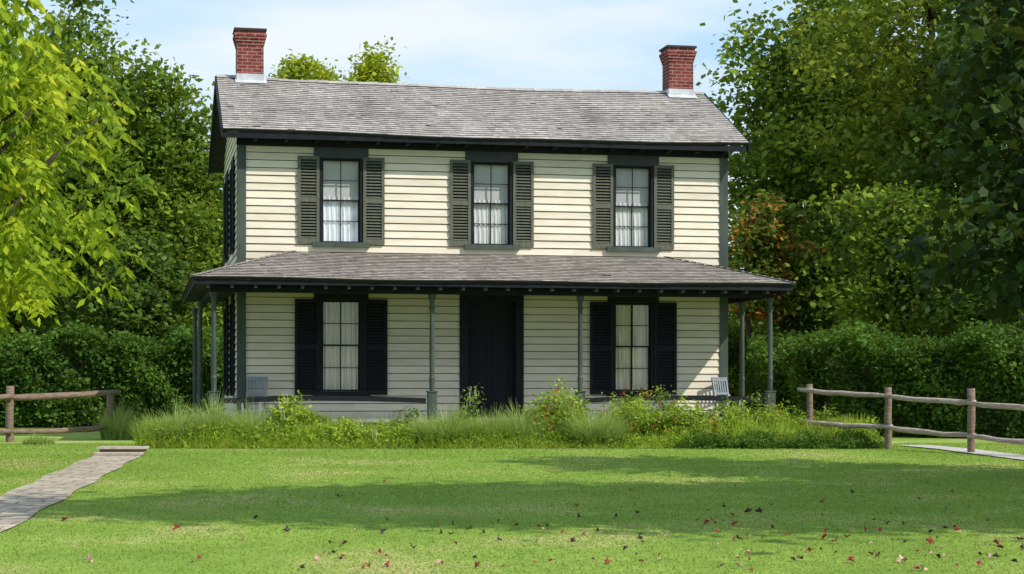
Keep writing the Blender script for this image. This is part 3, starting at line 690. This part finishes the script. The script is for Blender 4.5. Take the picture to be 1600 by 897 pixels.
while len(cs) < 230:
    py = rng.random()*620-130; d = 22+rng.random()*2.6; px = 1390+rng.random()*460
    lim = np.interp(py, [-130, 0, 100, 200, 300, 400, 440, 490], [1510, 1485, 1490, 1460, 1425, 1405, 1480, 1565])
    if px < lim or rng.random() > .30+(px-lim)/130: continue
    cs.append([gx(px, d)-10.2, d-23.2, EYE+(HOR-py)*d/F-g(23)])
cs = np.array(cs)
P = (cs[:, None, :]+rng.normal(size=(len(cs), 30, 3))*np.array([.18, .25, .10])).reshape(-1, 3)
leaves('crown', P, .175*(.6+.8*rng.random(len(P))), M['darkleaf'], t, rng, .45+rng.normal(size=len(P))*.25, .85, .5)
mb = MB(); limbs(mb, rng, cs, 2.5, 7.5, 40, .17); mb.build('trunk', M['bark'], t, True)
tree('shade_tree', 'spreading tree outside the right of the view that shades the lawn', 9.9, 14.6, 7.2, 6.2, 11.2, M['midleaf'], 71, 620, 64, .28, .5, 18, .28, 20, ys=.36, fill=1.9)
tree('shade_tree', 'second spreading tree outside the right of the view beside the dark one', 15.5, 15.5, 4.2, 5.0, 13.0, M['midleaf'], 72, 320, 60, .26, .5, 10, .28, 20)
# ------------------------------------------------------------------ bed plants
rng = np.random.default_rng(300); n = 40000
x = -6.6+12.95*rng.random(n); y = 31.3+2.3*rng.random(n)**.9
hm = np.clip(.30+.08*sn(x, y, 21)+.04*(x > 0), .10, .62)*np.clip((y-31.0)/.6, .3, 1)*np.clip((x+6.75)/.5, .2, 1); zz = rng.random(n)**.55*hm
P = np.column_stack([x, y, zz+.16]); va = leafquads(P, .06*(.5+rng.random(n)), rng, .5, -.15)
nb = 30000; x = -6.6+12.95*rng.random(nb); y = 31.25+2.3*rng.random(nb)
hb = (.14+.34*rng.random(nb)**1.6)*np.clip(1+.25*sn(x, y, 22), .3, 1.8)*np.clip((y-31)/.7, .4, 1)
B = np.column_stack([x, y, 0*x+.15]); T = B+np.column_stack([rng.normal(size=nb)*.12, rng.normal(size=nb)*.12, hb])
s_ = np.column_stack([np.ones(nb), rng.normal(size=nb)*.4, 0*x])*.007
vb = np.stack([B-s_, B+s_, T+s_*.2, T-s_*.2], 1).reshape(-1, 3)
v = np.concatenate([va, vb]); nf = n+nb
var = np.concatenate([.45+.08*sn(P[:, 0], P[:, 1], 23)+rng.normal(size=n)*.15, .6+rng.normal(size=nb)*.2])
tag(np_mesh('low_weeds', v, np.arange(nf*4).reshape(nf, 4), var, M['herb']), 'low mixed weeds and grass filling the bed in front of the porch', 'weeds', kind='stuff')
def clump(name, label, px, d, r, h, n, mat, seed, lean=.5, wdt=.016, cat='plant', group=None, stretch=1.):
    rng = np.random.default_rng(seed); x = gx(px, d); n = int(n*1.35)
    o = empty(name, (x, d, g(d))); tag(o, label, cat, group)
    an = rng.random(n)*6.283; rr = np.sqrt(rng.random(n))*r
    B = np.stack([np.cos(an)*rr*stretch, np.sin(an)*rr*.6, 0*an], 1)
    a2 = an+rng.normal(size=n)*.9; dr = np.stack([np.cos(a2), np.sin(a2), 0*a2], 1)
    tuft = 1+.14*np.sin(B[:, 0]*13+seed)+.10*np.sin(B[:, 1]*17)
    H = h*(.68+.75*rng.random(n)**1.1)*tuft*(1.12-.42*(rr/r)**2); le = lean*(.15+.95*rng.random(n)**1.2)
    sdv = np.stack([-np.sin(a2), np.cos(a2), 0*a2], 1); sdv = unit(sdv+rng.normal(size=(n, 3))*np.array([.6, .3, 0]))
    lv = []
    for s in (0, .35, .7, 1):
        c_ = B+dr*(le*H*s*s)[:, None]; c_[:, 2] += H*s*(1-.36*le*s); ww = wdt*(1-s*.9)
        lv += [c_-sdv*ww/2, c_+sdv*ww/2]
    v = np.stack(lv, 1).reshape(-1, 3); idx = np.arange(n)[:, None]*8
    f = np.stack([idx+np.array([0, 1, 3, 2]), idx+np.array([2, 3, 5, 4]), idx+np.array([4, 5, 7, 6])], 1).reshape(-1, 4)
    np_mesh('blades', v, f, np.repeat(.52+rng.normal(size=n)*.22, 3), M[mat], o)
    return o
def bush(name, label, px, d, rx_, h, nl, mat, seed, size=.06, nflow=0, fmat='red', cat='plant', spiky=0, fs=.035):
    rng = np.random.default_rng(seed); x = gx(px, d)
    o = empty(name, (x, d, g(d))); tag(o, label, cat)
    ncl = max(12, nl//40); u = unit(rng.normal(size=(ncl, 3))); u[:, 2] = np.abs(u[:, 2]); r = rng.random(ncl)**.45*(.75+.35*rng.random(ncl))
    c = u*r[:, None]*np.array([rx_, min(rx_, .5), h*.98])
    if spiky: c[:, 2] *= 1+spiky*(rng.random(ncl) < .16)
    P = (c[:, None, :]+rng.normal(size=(ncl, 40, 3))*np.array([.09, .08, .09])*max(.6, h)).reshape(-1, 3); P[:, 2] = np.abs(P[:, 2])
    cv = np.repeat(.28+.5*rng.random(ncl), 40)
    leaves('foliage', P, size*(.6+.9*rng.random(len(P))), M[mat], o, rng, cv+rng.normal(size=len(P))*.17, .48, -.1)
    mb = MB()
    for i in range(min(26, ncl)):
        e = Vector(c[i]); b = Vector((e.x*.3, e.y*.3, 0)); mb.tube([b, b.lerp(e, .5)+Vector((0, 0, .04)), e], [.007, .005, .003], 5)
    mb.build('stems', M['stem'], o)
    for i in range(nflow):
        uu = unit(rng.normal(size=(1, 3)))[0]; uu[2] = abs(uu[2])*.8+.25; uu[1] = -abs(uu[1])
        p = Vector(uu*np.array([rx_*.98, min(rx_, .5)*1.1, h*1.02])); mb = MB()
        for k in range(6):
            a = k*math.pi/3+rng.random(); q = Vector((math.cos(a), math.sin(a)*.6, .5)).normalized()*fs; sdq = Vector((-math.sin(a), math.cos(a), 0))*fs*.45
            mb.face([p, p+q*.6+sdq, p+q*1.1, p+q*.6-sdq])
        mb.tube([p-Vector((0, 0, .15)), p], [.003, .003], 4)
        mb.build('flower', M[fmat], o)
    return o
clump('grass_clump', 'wide feathery pale green grass clump at the left end of the bed', 272, 31.9, .48, .54, 2100, 'greygrass', 101, 1.05)
clump('grass_clump', 'tall feathery grass clump second from the left end of the bed', 335, 32.4, .5, .64, 2000, 'greygrass', 102, .9)
clump('grass_clump', 'leaning feathery grass clump just left of the leafy herb', 398, 32.1, .44, .56, 1700, 'greygrass', 103, 1.0)
bush('leafy_herb', 'tall yellowish leafy herb left of the low green plants', 452, 32.3, .48, .86, 4800, 'herb', 104, .075, 8, 'white', spiky=.35)
bush('ground_plant', 'low green plant in front of the left porch rail', 530, 31.8, .6, .48, 4200, 'herb', 105, .06)
bush('ground_plant', 'low green plant left of the middle grass clumps', 602, 31.9, .58, .46, 4000, 'herb', 106, .06, 5, 'white')
clump('grass_clump', 'rounded green grass clump below the middle porch post', 690, 31.8, .46, .54, 2100, 'greygrass', 107, 1.1)
clump('grass_clump', 'low green grass clump in front of the door', 768, 32.0, .46, .48, 1900, 'greygrass', 108, 1.1)
bush('weedy_plant', 'thin tall weedy plant with white flowers in front of the door', 738, 32.8, .2, 1.0, 600, 'herb', 109, .05, 12, 'white', spiky=.3, fs=.025)
clump('grass_clump', 'upright grass clump left of the red flowered bush', 818, 31.9, .34, .56, 1300, 'greygrass', 110, .8)
bush('flowering_bush', 'tall green bush with red flowers right of the door', 868, 32.3, .72, 1.02, 8200, 'herb', 111, .068, 16, 'red', spiky=.25)
clump('grass_clump', 'bright upright grass clump right of the red flowered bush', 932, 31.7, .46, .56, 1900, 'greygrass', 112, .9)
bush('flowering_bush', 'lime green bush with small red flowers below the right porch rail', 988, 32.4, .74, .98, 8200, 'herb', 113, .064, 12, 'red', spiky=.2)
bush('leafy_herb', 'lime green leafy herb in the right half of the bed', 1062, 32.1, .70, .84, 7000, 'herb', 114, .062, 8, 'red', spiky=.2)
bush('leafy_herb', 'mounded leafy herb under the right end of the porch rail', 1140, 32.3, .62, .76, 6000, 'herb', 115, .062, 4, 'white', spiky=.2)
bush('leafy_herb', 'rounded green bush near the right corner post of the porch', 1220, 32.5, .58, .80, 5600, 'herb', 116, .058, 5, 'red', spiky=.2)
bush('leafy_herb', 'small dark green bush tucked behind the first right fence post', 1290, 33, .5, .72, 3600, 'midleaf', 117, .058, 5, 'red')
bush('leafy_herb', 'small yellowish bush between the first two right fence posts', 1345, 32, .36, .54, 2200, 'herb', 118, .055)
for i, (px, lb) in enumerate(((1105, 'leftmost low clipped border plant at the front of the bed'), (1185, 'second low clipped border plant from the left'), (1262, 'third low clipped border plant, under the first fence post'), (1335, 'rightmost low clipped border plant, ending the bed'))):
    bush('border_plant', lb, px, 31.35, .56, .27, 4600, 'hedgeleaf', 120+i, .05)
for i, (px, dd, rr, hh) in enumerate(((640, 32.6, .55, .64), (490, 32.9, .5, .62), (725, 33, .45, .62), (1020, 33.2, .65, .95), (1180, 33, .55, .82))):
    bush('leafy_herb', ['mid green leafy plant behind the middle grass clump', 'mid green leafy plant tucked behind the yellowish herb', 'mid green leafy plant under the tall white flowered weed', 'mid green leafy plant behind the lime green bush', 'mid green leafy plant between the porch chair and the border plants'][i], px, dd, rr, hh, 3400, 'midleaf', 130+i, .06, spiky=.2)
for i, (px, dd, rr, hh, n_, lb) in enumerate(((185, 36.5, .35, .55, 900, 'dark tuft of grass at the end of the left fence'), (60, 33.5, .3, .15, 500, 'short tuft of grass below the left fence'))):
    clump('grass_clump', lb, px, dd, rr, hh, n_, 'greygrass', 140+i, .7)
# ------------------------------------------------------------------ fallen leaves
rng = np.random.default_rng(9)
def leafmesh(nm, mat):
    mb = MB(); n_ = 11
    pts_ = []
    for k in range(n_):
        a = 2*math.pi*k/n_; r = .030*(1 if k % 2 else .55)*(1.15 if k in (3, 5) else 1); pts_.append((math.cos(a)*r, math.sin(a)*r*.8, .012*math.sin(a*2)+.012))
    for k in range(n_): mb.face([(0, 0, .002), pts_[k], pts_[(k+1) % n_]])
    mb.tube([(0, 0, .003), (-.03, .005, .01), (-.05, .0, .006)], [.0015, .0015, .001], 4)
    return mb.build(nm, M[mat])
kinds = [('leafred', 'small red fallen leaf lying on the lawn', 'red fallen leaves on the lawn'), ('leafbrown', 'small dark brown fallen leaf lying on the lawn', 'brown fallen leaves on the lawn'), ('leafpink', 'small pale pinkish fallen leaf lying on the lawn', 'pale fallen leaves on the lawn')]
protos = []
for k_, (mt, lb, gp) in enumerate(kinds):
    o = leafmesh('fallen_leaf', mt); tag(o, lb, 'leaf', gp); protos.append(o)
fixed = [(447, 832, 1), (530, 779, 1), (508, 868, 2), (608, 886, 0), (685, 884, 2), (915, 836, 2), (1168, 803, 1), (1185, 803, 1), (1290, 842, 0), (1250, 877, 1), (1330, 880, 0), (1410, 880, 2), (1105, 820, 0), (1150, 822, 0), (277, 829, 0), (137, 879, 2), (103, 815, 0), (1040, 840, 2), (1555, 852, 0), (1450, 850, 0)]
first = [True]*3
def place(x, y, k_, sc):
    o = protos[k_] if first[k_] else protos[k_].copy()
    if not first[k_]: C.objects.link(o)
    first[k_] = False
    o.location = (x, y, g(y)+.018); o.rotation_euler = (rng.normal()*.5, rng.normal()*.5, rng.random()*6.28); o.scale = (sc,)*3
for px, py, k_ in fixed:
    d = 15
    for _ in range(20): d = (EYE-g(d))*F/(py-HOR)
    place(gx(px, d), d, k_, 1.2+.5*rng.random())
for i in range(150):
    px = 1600*rng.random()**.5; py = 750+145*rng.random()**.6; d = 15
    for _ in range(20): d = (EYE-g(d))*F/(py-HOR)
    place(gx(px, d), d, int(rng.choice(3, p=[.36, .44, .20])), .6+.7*rng.random())
